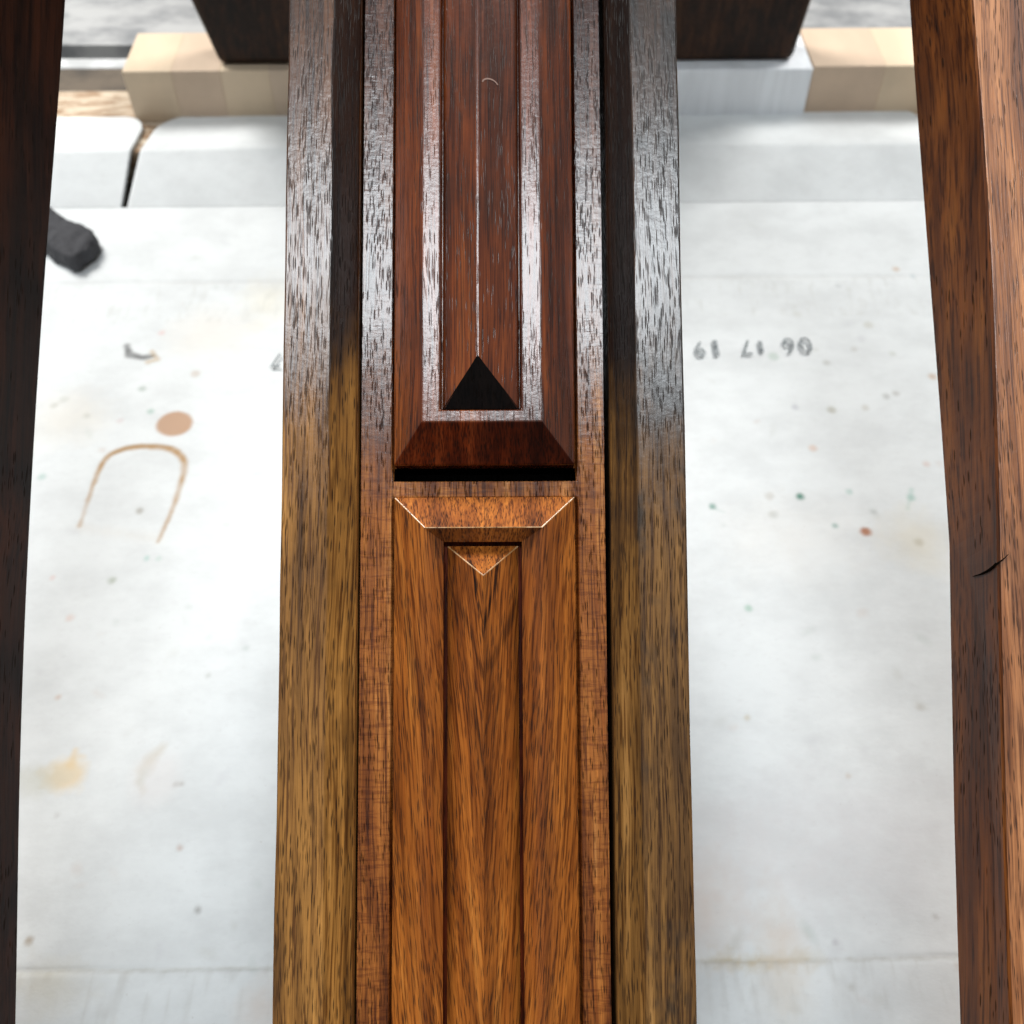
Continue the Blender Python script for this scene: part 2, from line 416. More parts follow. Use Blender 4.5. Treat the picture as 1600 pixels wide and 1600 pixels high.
# ---- cardboard: stains painted from measured marks
def seg_dist(U, V, pts, widths):
    """signed closeness to a tapered polyline: distance minus local half width"""
    best = np.full(U.shape, 9.0)
    for (a, b, wa, wb) in zip(pts[:-1], pts[1:], widths[:-1], widths[1:]):
        ax, ay = a; bx, by = b
        dx, dy = bx - ax, by - ay
        t = np.clip(((U - ax) * dx + (V - ay) * dy) / (dx * dx + dy * dy + 1e-12), 0, 1)
        d = np.hypot(U - ax - t * dx, V - ay - t * dy) - (wa + (wb - wa) * t)
        best = np.minimum(best, d)
    return best

def vnoise(U, V, sc, seed):
    rg = np.random.RandomState(seed); g = rg.rand(257, 257)
    out = np.zeros_like(U); amp = 0.5; tot = 0
    for o_ in range(4):
        x = (U * sc * 2 ** o_) % 256; y = (V * sc * 2 ** o_) % 256
        i = x.astype(int); j = y.astype(int); fx = x - i; fy = y - j
        fx = fx * fx * (3 - 2 * fx); fy = fy * fy * (3 - 2 * fy)
        q = (g[i, j] * (1 - fx) + g[i + 1, j] * fx) * (1 - fy) + (g[i, j + 1] * (1 - fx) + g[i + 1, j + 1] * fx) * fy
        out += q * amp; tot += amp; amp *= 0.5
    return out / tot

def paint(U, V):
    col = np.zeros(U.shape + (4,)); col[..., :3] = 0.8
    nz = vnoise(U, V, 120, 3); nf = vnoise(U, V, 420, 5)
    def put(a, c):
        a = np.clip(a, 0, 1); A = col[..., 3]
        na = a + A * (1 - a)
        for k in range(3):
            col[..., k] = np.where(na > 1e-5, (c[k] * a + col[..., k] * A * (1 - a)) / np.maximum(na, 1e-5), c[k])
        col[..., 3] = na
    def soft(d, e): return np.clip(0.5 - d / (2 * e), 0, 1)
    def line(pxs, ws, c, amt, e, rag=0.0):
        pts = [np.array(C(*p)) for p in pxs]; ws = list(ws)
        if len(pts) > 6:
            P_ = [2 * pts[0] - pts[1]] + pts + [2 * pts[-1] - pts[-2]]; np_, nw_ = [], []
            for i in range(len(pts) - 1):
                a_, b_, c_, d_ = P_[i:i + 4]
                for q in range(4):
                    t_ = q / 4.0
                    np_.append(.5 * (2 * b_ + (c_ - a_) * t_ + (2 * a_ - 5 * b_ + 4 * c_ - d_) * t_ ** 2 + (3 * b_ - a_ - 3 * c_ + d_) * t_ ** 3))
                    nw_.append(ws[i] + (ws[i + 1] - ws[i]) * t_)
            pts, ws = np_ + [pts[-1]], nw_ + [ws[-1]]
        put(soft(seg_dist(U, V, pts, ws) + (nf - .5) * rag, e) * amt * np.clip(.35 + 1.25 * nz, 0, 1.1), c)
    def blob(px, py, rx, ry, c, amt, e=0.0008, rag=0.0, rot=0.0):
        u0, v0 = C(px, py); cr, sr = math.cos(rot), math.sin(rot)
        a = (U - u0) * cr + (V - v0) * sr; b = -(U - u0) * sr + (V - v0) * cr
        d = (np.hypot(a / rx, b / ry) - 1) * min(rx, ry) + (nz - .5) * rag + (nf - .5) * rag * .6
        put(soft(d, e) * amt, c)
    mm = 0.001
    # arch-shaped brown stain and the round one above it
    BR = (0.43, 0.26, 0.115)
    line([(124, 822), (150, 748), (168, 716), (200, 701), (240, 699), (272, 705), (288, 722), (284, 752), (268, 800), (247, 846)],
         [.5 * mm, .9 * mm, 1.2 * mm, 1.4 * mm, 1.5 * mm, 1.6 * mm, 1.5 * mm, 1.1 * mm, .8 * mm, .4 * mm], BR, 0.95, 0.9 * mm, .8 * mm)
    line([(180, 710), (205, 698), (240, 696), (270, 700)], [.5 * mm] * 4, (0.36, 0.22, 0.10), 0.55, .5 * mm)
    line([(128, 825), (245, 842)], [1.5 * mm] * 2, (0.66, 0.58, 0.48), 0.22, 3 * mm, 3 * mm)
    cu, cv = C(273, 663); ru = abs(C(301, 663)[0] - cu)
    blob(273, 663, ru, ru * 0.98, (0.47, 0.27, 0.15), 0.9, .8 * mm, .6 * mm)
    # dark smear, upper left
    line([(198, 540), (203, 555), (222, 559), (240, 556)], [1.4 * mm, 2.0 * mm, 1.8 * mm, 1.2 * mm], (0.12, 0.12, 0.12), 0.85, 1 * mm, 1.8 * mm)
    line([(238, 549), (246, 562), (230, 566)], [1.0 * mm] * 3, (0.50, 0.34, 0.16), 0.6, 1 * mm, 1.5 * mm)
    # coloured flecks
    for px, py, r, c, a in ((1113, 791, 1.3, (0.02, 0.20, 0.13), .8), (1250, 776, 1.7, (0.01, 0.17, 0.11), .92), (1304, 822, 1.1, (0.05, 0.25, 0.20), .7),
                            (1327, 768, 1.3, (0.25, 0.45, 0.38), .5), (1352, 831, 2.0, (0.36, 0.10, 0.015), .97), (1170, 951, 1.3, (0.16, 0.40, 0.26), .55),
                            (1424, 778, 1.3, (0.22, 0.45, 0.38), .55), (1209, 804, 1.6, (0.35, 0.37, 0.33), .45), (1202, 775, 1.8, (0.40, 0.36, 0.30), .4),
                            (1365, 800, 1.4, (0.30, 0.33, 0.30), .45), (1300, 640, 1.9, (0.33, 0.31, 0.22), .55), (1352, 636, 1.6, (0.42, 0.38, 0.30), .45),
                            (1270, 700, 1.6, (0.60, 0.38, 0.26), .55), (1357, 507, 2.4, (0.48, 0.46, 0.38), .45), (1245, 490, 2.2, (0.55, 0.55, 0.50), .4),
                            (1209, 557, 2.6, (0.36, 0.46, 0.38), .5), (1292, 566, 1.5, (0.40, 0.40, 0.36), .5), (1335, 545, 1.6, (0.45, 0.43, 0.38), .45),
                            (1395, 552, 1.6, (0.45, 0.47, 0.40), .4), (1385, 618, 1.5, (0.30, 0.30, 0.27), .5), (1400, 614, 1.4, (0.35, 0.34, 0.30), .5),
                            (1242, 636, 1.6, (0.35, 0.35, 0.40), .5), (1457, 588, 2.0, (0.50, 0.32, 0.18), .6), (1448, 725, 1.4, (0.62, 0.42, 0.34), .45),
                            (1400, 420, 1.7, (0.52, 0.34, 0.20), .6), (1427, 430, 1.6, (0.30, 0.42, 0.45), .4), (1310, 446, 1.6, (0.40, 0.42, 0.42), .4),
                            (222, 608, 1.6, (0.33, 0.40, 0.34), .6), (236, 643, 1.6, (0.25, 0.42, 0.34), .6), (85, 634, 1.5, (0.35, 0.37, 0.33), .5),
                            (100, 625, 1.8, (0.40, 0.44, 0.40), .45), (136, 651, 1.4, (0.35, 0.38, 0.34), .5), (218, 798, 1.4, (0.25, 0.22, 0.16), .6),
                            (66, 745, 1.6, (0.25, 0.45, 0.38), .5), (229, 872, 1.3, (0.20, 0.48, 0.40), .5), (248, 873, 1.3, (0.30, 0.50, 0.40), .4),
                            (176, 907, 1.4, (0.28, 0.33, 0.22), .55), (82, 902, 1.2, (0.68, 0.40, 0.34), .5), (108, 965, 1.6, (0.68, 0.46, 0.38), .45),
                            (252, 520, 1.5, (0.68, 0.42, 0.40), .5), (305, 584, 1.8, (0.52, 0.42, 0.33), .5), (188, 658, 1.5, (0.60, 0.45, 0.44), .4),
                            (91, 1089, 1.0, (0.55, 0.36, 0.25), .6), (281, 1325, 1.0, (0.45, 0.28, 0.20), .6), (309, 1422, .8, (0.25, 0.24, 0.22), .7),
                            (44, 1469, 1.0, (0.35, 0.26, 0.16), .7), (325, 1055, .7, (0.35, 0.38, 0.33), .6), (383, 1013, .8, (0.35, 0.42, 0.38), .5),
                            (274, 1226, .7, (0.35, 0.32, 0.28), .6), (284, 1225, .6, (0.35, 0.32, 0.28), .6), (89, 1274, .7, (0.40, 0.38, 0.36), .5),
                            (1167, 1121, .9, (0.48, 0.38, 0.20), .6), (1326, 1212, .8, (0.48, 0.36, 0.24), .6), (1305, 1472, .8, (0.32, 0.28, 0.32), .6),
                            (1437, 1105, 1.3, (0.45, 0.42, 0.36), .5), (1462, 1432, .7, (0.35, 0.33, 0.30), .6), (1330, 1542, .9, (0.40, 0.38, 0.34), .5)):
        blob(px, py, r * mm, r * mm * 1.05, c, a, .9 * mm, 1.4 * mm)
    line([(1424, 765), (1418, 795)], [.8 * mm, .5 * mm], (0.25, 0.48, 0.40), .5, .9 * mm, .6 * mm)
    line([(1113, 793), (1132, 800)], [.5 * mm, .3 * mm], (0.20, 0.35, 0.30), .45, .7 * mm)
    # tan and grey rubs
    blob(101, 1212, 6.5 * mm, 6.5 * mm, (0.78, 0.58, 0.30), .62, 3 * mm, 5 * mm)
    line([(112, 1195), (118, 1172), (121, 1180), (132, 1183)], [1.6 * mm, .9 * mm, .5 * mm, .3 * mm], (0.76, 0.55, 0.27), .55, 1 * mm, 1 * mm)
    blob(62, 1222, 7 * mm, 5.5 * mm, (0.55, 0.54, 0.43), .45, 3 * mm, 5 * mm)
    line([(255, 1168), (238, 1185), (226, 1203), (218, 1222), (224, 1238)], [1.0 * mm, 2.2 * mm, 2.4 * mm, 1.0 * mm, .5 * mm], (0.55, 0.50, 0.40), .5, 1.6 * mm, 2 * mm)
    blob(243, 1215, 8 * mm, 10 * mm, (0.76, 0.70, 0.68), .3, 3 * mm, 2 * mm)
    blob(1320, 1320, 42 * mm, 20 * mm, (0.62, 0.60, 0.61), .40, 16 * mm, 26 * mm)
    blob(1120, 1360, 30 * mm, 14 * mm, (0.70, 0.66, 0.64), .30, 12 * mm, 20 * mm)
    blob(1100, 1420, 9 * mm, 12 * mm, (0.70, 0.56, 0.47), .45, 8 * mm, 8 * mm)
    blob(1435, 845, 11 * mm, 13 * mm, (0.78, 0.70, 0.52), .40, 8 * mm, 8 * mm)
    blob(1436, 848, 1.8 * mm, 1.8 * mm, (0.45, 0.40, 0.28), .5, 1 * mm, 1 * mm)
    blob(1240, 840, 22 * mm, 14 * mm, (0.73, 0.67, 0.60), .25, 14 * mm, 16 * mm)
    blob(105, 655, 16 * mm, 14 * mm, (0.77, 0.70, 0.58), .35, 9 * mm, 9 * mm)
    blob(330, 520, 18 * mm, 16 * mm, (0.80, 0.73, 0.64), .40, 9 * mm, 9 * mm)
    blob(420, 470, 10 * mm, 14 * mm, (0.78, 0.72, 0.56), .40, 8 * mm, 9 * mm)
    for i in range(90):                       # faint rub marks everywhere
        rgx = random.random(); px = random.choice((random.uniform(30, 430), random.uniform(1070, 1500))); py = random.uniform(350, 1600)
        r = random.uniform(.4, 1.7) * mm
        c = random.choice(((0.52, 0.52, 0.48), (0.60, 0.50, 0.44), (0.46, 0.52, 0.48), (0.56, 0.56, 0.58)))
        blob(px, py, r * random.uniform(1, 2.5), r, c, random.uniform(.12, .42), 1.1 * mm, 2 * mm, random.uniform(0, 3))
    # dirt gathered along the creases
    cr = soft(np.abs(V - v_seam + (nf - .5) * .0012) - .0003, .0007)
    un = vnoise(U, V * 0, 45, 11)
    put(cr * np.clip(un * 2.2 - .35, .25, 1) * .55, (0.36, 0.34, 0.28))
    u1 = C(1125, 1505)[0]; u2 = C(1262, 1505)[0]
    bandu = np.clip(1 - np.abs(U - (u1 + u2) / 2) / ((u2 - u1) * .75), 0, 1) ** .5
    put(soft(np.abs(V - v_seam) + (nf - .5) * .006 - .0014, .0026) * bandu * .75, (0.50, 0.40, 0.22))
    blob(1220, 1480, 5 * mm, 12 * mm, (0.70, 0.55, 0.42), .38, 5 * mm, 6 * mm)
    blob(1225, 1545, 7 * mm, 10 * mm, (0.74, 0.68, 0.58), .35, 6 * mm, 6 * mm)
    und = (V < v_seam) & (V > v_seam - .03)
    st_ = vnoise(U * 3.0, V * .6, 150, 21)
    put(np.where(und, np.clip(st_ - .55, 0, 1) * 2.2 * np.clip((V - v_seam + .03) / .03, 0, 1), 0) * .55, (0.42, 0.40, 0.36))
    blob(75, 1535, 9 * mm, 6 * mm, (0.60, 0.55, 0.42), .42, 5 * mm, 8 * mm)
    blob(410, 1570, 6 * mm, 5 * mm, (0.68, 0.55, 0.46), .45, 5 * mm, 6 * mm)
    c2 = soft(np.abs(V - v_fold2 + (nf - .5) * .003) - .0008, .0018)
    put(c2 * np.clip(un * 2.2 - .8, 0, 1) * .42, (0.55, 0.54, 0.50))
    stn = vnoise(U * 4.0, V * .9, 110, 31)
    put(np.where((V < v_fold2) & (V > v_fold2 - .03), np.clip(stn - .56, 0, 1) * 2.0, 0) * .5, (0.50, 0.50, 0.46))
    return col

def set_stain(me, col):
    at = me.attributes.new('stain', 'FLOAT_COLOR', 'POINT')
    at.data.foreach_set('color', np.ascontiguousarray(col.reshape(-1, 4), dtype=np.float32).ravel())

def grid_obj(name, X, Y, Z, mat, parent, thick):
    nr, nc = X.shape
    V = np.stack([X, Y, Z], -1).reshape(-1, 3)
    idx = np.arange(nr * nc).reshape(nr, nc)
    q = np.stack([idx[:-1, :-1], idx[:-1, 1:], idx[1:, 1:], idx[1:, :-1]], -1).reshape(-1, 4)
    me = bpy.data.meshes.new(name)
    me.vertices.add(len(V)); me.vertices.foreach_set('co', V.astype(np.float32).ravel())
    me.loops.add(q.size); me.loops.foreach_set('vertex_index', q.astype(np.int32).ravel())
    me.polygons.add(len(q))
    me.polygons.foreach_set('loop_start', np.arange(0, q.size, 4, dtype=np.int32))
    me.update(calc_edges=True)
    me.polygons.foreach_set('use_smooth', np.ones(len(q), dtype=bool))
    set_stain(me, paint(X, Y))
    o = bpy.data.objects.new(name, me); COL.objects.link(o)
    me.materials.append(mat); o.parent = parent
    m = o.modifiers.new('solid', 'SOLIDIFY'); m.thickness = thick; m.offset = -1
    return o

card = empty('cardboard_sheet', mtx=card_m)
tag(card, 'flattened white cardboard box, stained and date-stamped, under the wooden posts', 'cardboard')
us = np.arange(-0.33, 0.33, 0.00085)
vs = np.arange(-0.10, v_hinge, 0.00085)
vs = np.append(vs, v_hinge)
U, V = np.meshgrid(us, vs)
def relief(U, V):
    z = (vnoise(U, V, 18, 41) - .5) * 0.0016
    z -= 0.00055 * np.exp(-((V - v_seam) / .0009) ** 2)
    z -= 0.0006 * np.exp(-((V - v_fold2) / .0016) ** 2)
    z += 0.0010 * np.clip((V - v_fold2) / (v_hinge - v_fold2), 0, 1)
    return z
zh = 0.0010
grid_obj('panel', U, V, relief(U, V) * np.clip((v_hinge - V) / .012, 0, 1) + zh * np.clip(1 - (v_hinge - V) / .012, 0, 1), M['card'], card, 0.003)

def flap_z(V):
    t = (V - v_hinge) / (v_top - v_hinge)
    k = 0.05
    z = np.where(t < 1, np.clip(t, 0, 1), 1.0)
    r = np.clip((t - (1 - k)) / (2 * k), 0, 1)      # small radius at the upper bend
    z = np.where(np.abs(t - 1) < k, (1 - k) + 2 * k * (r - r * r / 2), z)
    return zh + (CZ - zh) * z

def flap(u_l0, u_l1, u_r0, u_r1, rc_l, rc_r, curl, seed):
    """hinged flap between a left and right edge (bottom -> end), rounded outer corners"""
    nc, nr = 260, 130
    T = np.linspace(0, 1, nr)[:, None] * np.ones((1, nc))
    K = np.ones((nr, 1)) * np.linspace(0, 1, nc)[None, :]
    L = v_end - v_hinge
    Vv = v_hinge + T * L
    UL = u_l0 + (u_l1 - u_l0) * T; UR = u_r0 + (u_r1 - u_r0) * T
    d = (1 - T) * L
    def corner(r): q = np.clip(1 - d / r, 0, 1); return r * (1 - np.sqrt(np.clip(1 - q * q, 0, 1)))
    UL = UL + corner(rc_l); UR = UR - corner(rc_r)
    Uu = UL + (UR - UL) * K
    Z = flap_z(Vv) + curl * np.clip(T - .6, 0, 1) ** 2 + (vnoise(Uu, Vv, 16, seed) - .5) * 0.0018 * np.clip(T * 4, 0, 1)
    o = grid_obj('flap', Uu, Vv, Z, M['card'], card, 0.003)
    return o
su0 = C(189, 328)[0]; su1 = C(224, 205, CZ)[0]
sv0 = C(199, 328)[0]; sv1 = C(247, 205, CZ)[0]
flap(-0.33, -0.33, su0, su1, 0.004, 0.014, 0.001, 51)
flap(sv0, sv1, C(1452, 322)[0], C(1440, 178, CZ)[0], 0.016, 0.012, 0.001, 52)

# date stamp (read from the far side of the box)
def stamp(chars, parent):
    for ch, px, py, w, h in chars:
        cu = bpy.data.curves.new('digit', 'FONT'); cu.body = ch; cu.size = 1.0
        tmp = bpy.data.objects.new('tmp', cu); COL.objects.link(tmp)
        dg = bpy.context.evaluated_depsgraph_get()
        me = bpy.data.meshes.new_from_object(tmp.evaluated_get(dg))
        bpy.data.objects.remove(tmp); bpy.data.curves.remove(cu)
        xs = [v.co.x for v in me.vertices]; ys = [v.co.y for v in me.vertices]
        cx, cy = (min(xs) + max(xs)) / 2, (min(ys) + max(ys)) / 2
        u0, v0 = C(px, py); hu = C(px, py - h / 2)[1] - C(px, py + h / 2)[1]
        wu = C(px + w / 2, py)[0] - C(px - w / 2, py)[0]
        sx = wu / (max(xs) - min(xs)) if ch != '1' else wu / (max(xs) - min(xs)) * .55
        sy = hu / (max(ys) - min(ys))
        for v in me.vertices:
            v.co = (u0 - (v.co.x - cx) * sx, v0 - (v.co.y - cy) * sy, 0.0014)
        me.materials.append(M['ink'])
        o = bpy.data.objects.new('digit', me); COL.objects.link(o); o.parent = parent
stamp([('9', 1093, 549, 16, 24), ('1', 1118, 547, 13, 24), ('7', 1165, 546, 17, 23), ('1', 1188, 545, 11, 18),
       ('6', 1232, 543, 17, 24), ('0', 1258, 542, 19, 24), ('7', 432, 566, 17, 22)], card)

# ------------------------------------------------------------------ blocks at the far end
bb0 = C(755, 181, CZ)[1]                       # front face of the row of blocks
front_y = bb0
zb = CZ - 0.0026
def ctop(px, py, z): return C(px, py, z)
BH = 0.0300; BD = 0.043
zt = zb + BH
def block(name, u0, u1, dv, mats, label, staves):
    m = card_m @ Matrix.Translation((u0, front_y + dv, zb))
    e = empty(name, mtx=m); tag(e, label, 'block', 'row of blocks behind the flaps')
    n = staves; w = (u1 - u0) / n
    for i in range(n):
        g = 0.00001
        o = mesh_obj('stave', *box_verts(i * w + (g if i else 0), (i + 1) * w - (g if i < n - 1 else 0), random.uniform(0, .0002), BD, 0, BH - random.uniform(0, .0002)),
                     mats[i % len(mats)], e)
        bevel(o, 0.0003, 2)
    return e
uL = C(183, 128, zt)[0]
uM = C(800, 120, zt)[0]
uR = C(1266, 92, zt)[0]
block('laminated_block', uL, uM - .0005, 0.001, M['pine'], 'pale laminated pine block at far left, under the dark support', 8)
e = empty('painted_block', mtx=card_m @ Matrix.Translation((uM, front_y - .0015, zb)))
tag(e, 'white painted block right of the middle post, under the dark support', 'block', 'row of blocks behind the flaps')
bevel(mesh_obj('block_body', *box_verts(0.0005, uR - uM, 0, BD, 0, BH), M['white_paint'], e), 0.0012)
block('laminated_block', uR + .0006, uR + 0.16, 0.001, M['pine'][1:] + M['pine'][:1], 'pale laminated pine block at far right beside the white block', 4)

# dark support the posts lean on
sy0 = front_y + 0.006
m = card_m @ Matrix.Translation((0, sy0, zt))
yw = (card_m @ Vector((0, sy0, 0))).y
def cx_at(px, py):
    p = GY(px, py, yw); return to_card(p)[0], p.z - zt
lx0, lz0 = cx_at(343, 95); lx1, lz1 = cx_at(297, 0)
rx0, rz0 = cx_at(1246, 72); rx1, rz1 = cx_at(1267, 0)
sup = empty('support_board', mtx=m)
tag(sup, 'dark brown upright board standing on the blocks, behind the middle post', 'support')
SUPH = 0.345
prof = [(lx0, 0.0), (rx0, 0.0), (rx1 + .004, .05), (0.20, SUPH), (-0.20, SUPH), (lx1 - .008, .07)]
vv = [(x, 0, z) for x, z in prof] + [(x, 0.024, z) for x, z in prof]
n = len(prof)
ff = [tuple(range(n)), tuple(range(n, 2 * n))[::-1]] + [(i, (i + 1) % n, n + (i + 1) % n, n + i) for i in range(n)]
bevel(mesh_obj('board_body', vv, ff, M['support'], sup), 0.004, 3)

# dark grey sanding pad at the left
pad = empty('sanding_pad', G(110, 385, 0.0008))
tag(pad, 'dark grey foam pad lying on the cardboard beside the left post', 'pad')
base = pad.location
pts = [(30, 300), (72, 322), (88, 338), (108, 359), (133, 366), (152, 372), (160, 384), (154, 402), (140, 410), (122, 426), (104, 414), (84, 404), (72, 392), (30, 380)]
V_, F_ = [], []
N = len(pts)
lay = [(-0.0005, 0.98), (0.0010, 1.03), (0.008, 0.99), (0.0105, 0.90)]
cen = sum((G(*p, 0) for p in pts), Vector()) / N
for z, s_ in lay:
    for p in pts:
        q = G(p[0], p[1] + 6, 0); q = cen + (q - cen) * s_
        V_.append((q.x - base.x, q.y - base.y, z))
for i in range(len(lay) - 1):
    for k in range(N): F_.append((i * N + k, i * N + (k + 1) % N, (i + 1) * N + (k + 1) % N, (i + 1) * N + k))
F_.append(tuple(range(N))[::-1]); F_.append(tuple(range((len(lay) - 1) * N, len(lay) * N)))
po = mesh_obj('pad_body', V_, F_, M['foam'], pad, True)
sd = po.modifiers.new('sub', 'SUBSURF'); sd.levels = 4; sd.render_levels = 4
tx = bpy.data.textures.new('lumps', 'CLOUDS'); tx.noise_scale = 0.006
dm = po.modifiers.new('lumps', 'DISPLACE'); dm.texture = tx; dm.strength = 0.003; dm.mid_level = 0.6

# ------------------------------------------------------------------ posts
O3 = Vector((0, D0 * st, H - D0 * ct))
def post_matrix(x, ybase, yaw):
    m = Matrix.Translation(O3) @ Matrix.Rotation(TH - AL, 4, 'X') @ Matrix.Translation((x, 0, 0)) @ Matrix.Rotation(yaw, 4, 'Z') @ Matrix.Translation((0, ybase, 0))
    return m

LEN = 0.735
xm = -44.5 * S * 1.0
post = empty('moulded_post', mtx=post_matrix(xm, YB, R(0.26)))
tag(post, 'wide middle wooden post with grooved rails and two ridged panels', 'post')
k = S
T = 0.047                    # thickness
ZB, ZF = -42 * k, -62 * k    # foot of the rail bevel, level of the sunk field
ys = np.linspace(0, LEN, 150)
def rail(sign, outer, flat, foot, mat, seed):
    w1 = wob(150, 1.8 * k, 3, seed); w2 = wob(150, 0.9 * k, 4, seed + 1); w3 = wob(150, 1.0 * k, 4, seed + 2)
    secs = []
    for i in range(150):
        s_ = [(sign * (outer * k + w3[i]), -T), (sign * (outer * k + w3[i]), w2[i] * .3), (sign * (flat * k + w1[i]), w2[i] * .3),
              (sign * (foot * k), ZB + w2[i]), (sign * (foot * k), -0.030), (sign * (foot - 14) * k, -0.030), (sign * (foot - 14) * k, -T)]
        secs.append(s_ if sign > 0 else s_[::-1])
    ro_ = loft('rail', secs, ys, mat, post)
    ro_.data.materials.append(M['cham_l'] if sign < 0 else M['cham_r'])
    kk = 2 if sign > 0 else 3
    for i in range(149): ro_.data.polygons[i * 7 + kk].material_index = 1
    return bevel(ro_, 0.00045, 3)
rail(-1, 317, 243, 204, M['rail_l'], 1)
rail(1, 317, 242, 203, M['rail_r'], 5)

# sunk field with the slot cut below the upper panel
ysl0, ysl1 = YL(744), YL(722)
ZG = ZF - 14 * k              # quirk groove that runs along both panels
xs_ = [-200.5 * k, -150.5 * k, -147 * k, 148 * k, 151.5 * k, 195 * k]
yy = [0, YL(777), YL(770), ysl0, ysl1, LEN]
zm = [ZG, ZG, ZF, ZF, ZG, ZG]
vf = []; ffc = []
for y, z_ in zip(yy, zm):
    for i, x in enumerate(xs_): vf.append((x, y, z_ if i in (2, 3) else ZF))
for j in range(5):
    for i in range(5):
        if i == 2 and j == 3: continue
        a = j * 6 + i; ffc.append((a, a + 1, a + 7, a + 6))
ring = [20, 21, 27, 26]; b0 = len(vf)
for q in ring: vf.append((vf[q][0], vf[q][1], ZF - 0.013))
for i in range(4): ffc.append((ring[i], b0 + i, b0 + (i + 1) % 4, ring[(i + 1) % 4]))
ffc.append((b0, b0 + 1, b0 + 2, b0 + 3))
fo_ = mesh_obj('field', vf, ffc, M['field'], post)
fo_.data.materials.append(M['shade_black'])  # slot walls and floor get their shade as near-black colour
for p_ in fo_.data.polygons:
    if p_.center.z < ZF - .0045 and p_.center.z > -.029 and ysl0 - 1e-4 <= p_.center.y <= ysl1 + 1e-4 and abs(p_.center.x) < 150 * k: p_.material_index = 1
bevel(fo_, 0.0003, 2)

mesh_obj('backing', *box_verts(-189 * k, 189 * k, 0.0, LEN, -T, -0.0302), M['shade_black'], post)

def glint_edges(o, pairs):
    at = o.data.attributes.new('bevel_weight_edge', 'FLOAT', 'EDGE')
    ps = {tuple(sorted(p)) for p in pairs}
    for e_ in o.data.edges:
        if tuple(sorted(e_.vertices)) in ps: at.data[e_.index].value = 1.0
    o.data.materials.append(M['edge_glint'])
    m_ = o.modifiers.new('edge_glint', 'BEVEL'); m_.limit_method = 'WEIGHT'; m_.width = 0.00018; m_.segments = 2; m_.material = 1  # bevelled faces carry the painted edge highlight

def panel(y_e, y_f, d, xo, xi, rid, hip, mat, mat_hip, labels, zt_=0.0, zw=-36 * k, rh=30, lip=4, rline=0.0, dep=13, dip=0, edge_glint=False):
    """d=+1: the moulded end looks towards the base; the panel runs on to y_f"""
    xl, xr = xo; il, ir = xi
    L1 = labels['bev']
    st_ = [(y_e, 0), (y_f, 1)]
    rl, rr = rid; y0 = labels['ry']; zd = zt_ - dep * k            # trench the ridge stands in
    zl = ZF - 18 * k
    g = (6.0 if edge_glint else 3.0) * k
    v = [(xl, y_e, zl), (xr, y_e, zl), (xl, y_f, zl), (xr, y_f, zl),
         (xl, y_e, zw), (xr, y_e, zw), (xl, y_f, zw), (xr, y_f, zw),
         (il, y_e + d * L1, zt_), (ir, y_e + d * L1, zt_), (il, y_f, zt_), (ir, y_f, zt_),
         (rl - g, y0 - d * g, zt_ - dip * k), (rr + g, y0 - d * g, zt_ - dip * k), (rl - g, y_f, zt_ - dip * k), (rr + g, y_f, zt_ - dip * k),
         (rl - g, y0 - d * g, zd), (rr + g, y0 - d * g, zd), (rl - g, y_f, zd), (rr + g, y_f, zd)]
    f = [(0, 1, 5, 4), (4, 5, 9, 8), (0, 4, 6, 2), (4, 8, 10, 6), (9, 5, 7, 11), (5, 1, 3, 7), (0, 2, 3, 1),
         (8, 9, 13, 12), (8, 12, 14, 10), (13, 9, 11, 15), (12, 13, 17, 16), (12, 16, 18, 14), (17, 13, 15, 19), (16, 17, 19, 18),
         (2, 6, 10, 14, 18, 19, 15, 11, 7, 3)]
    po_ = mesh_obj('raised_panel', v, f, mat, post)
    if edge_glint:
        glint_edges(po_, ((4, 8), (5, 9), (8, 9)))
        po_.data.materials.append(M['mahog_shade'])
        for q_ in (10, 11, 12, 13): po_.data.polygons[q_].material_index = 2  # trench faces darkened: groove shade as colour
    else:
        po_.data.materials.append(M['mahog_shade']); po_.data.polygons[1].material_index = 1; bevel(po_, 0.0005, 4)  # end bevel takes the colour with shade in it
    po_['label'] = labels['label']
    z1 = zd + lip * k; z2 = zt_ + rh * k
    zb_ = zd - .0008
    y1 = y0 + d * hip
    v = [(rl, y0, zb_), (rr, y0, zb_), (rl, y_f, zb_), (rr, y_f, zb_), (rl, y0, z1), (rr, y0, z1), (rl, y_f, z1), (rr, y_f, z1),
         (rline, y1, z2), (rline, y_f, z2)]
    f = [(0, 1, 5, 4), (0, 4, 6, 2), (4, 8, 9, 6), (8, 5, 7, 9), (5, 1, 3, 7), (2, 6, 9, 7, 3), (0, 2, 3, 1)]
    if mat_hip is None: f.append((4, 5, 8))
    ro = mesh_obj('ridge', v, f, mat, po_)
    if edge_glint:
        glint_edges(ro, ((4, 8), (5, 8)))
    else: bevel(ro, 0.0005, 4)
    if mat_hip is not None:
        e_ = 0.00005 * -d
        g = 0.00012
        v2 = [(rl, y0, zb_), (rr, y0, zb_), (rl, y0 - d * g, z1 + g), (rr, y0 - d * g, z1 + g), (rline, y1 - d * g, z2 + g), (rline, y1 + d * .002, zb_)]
        mesh_obj('hip_end', v2, [(0, 1, 3, 2), (2, 3, 4), (0, 2, 4, 5), (1, 5, 4, 3), (0, 5, 1)], mat_hip, po_)  # hip face blackened by colour to read as unlit
    return po_

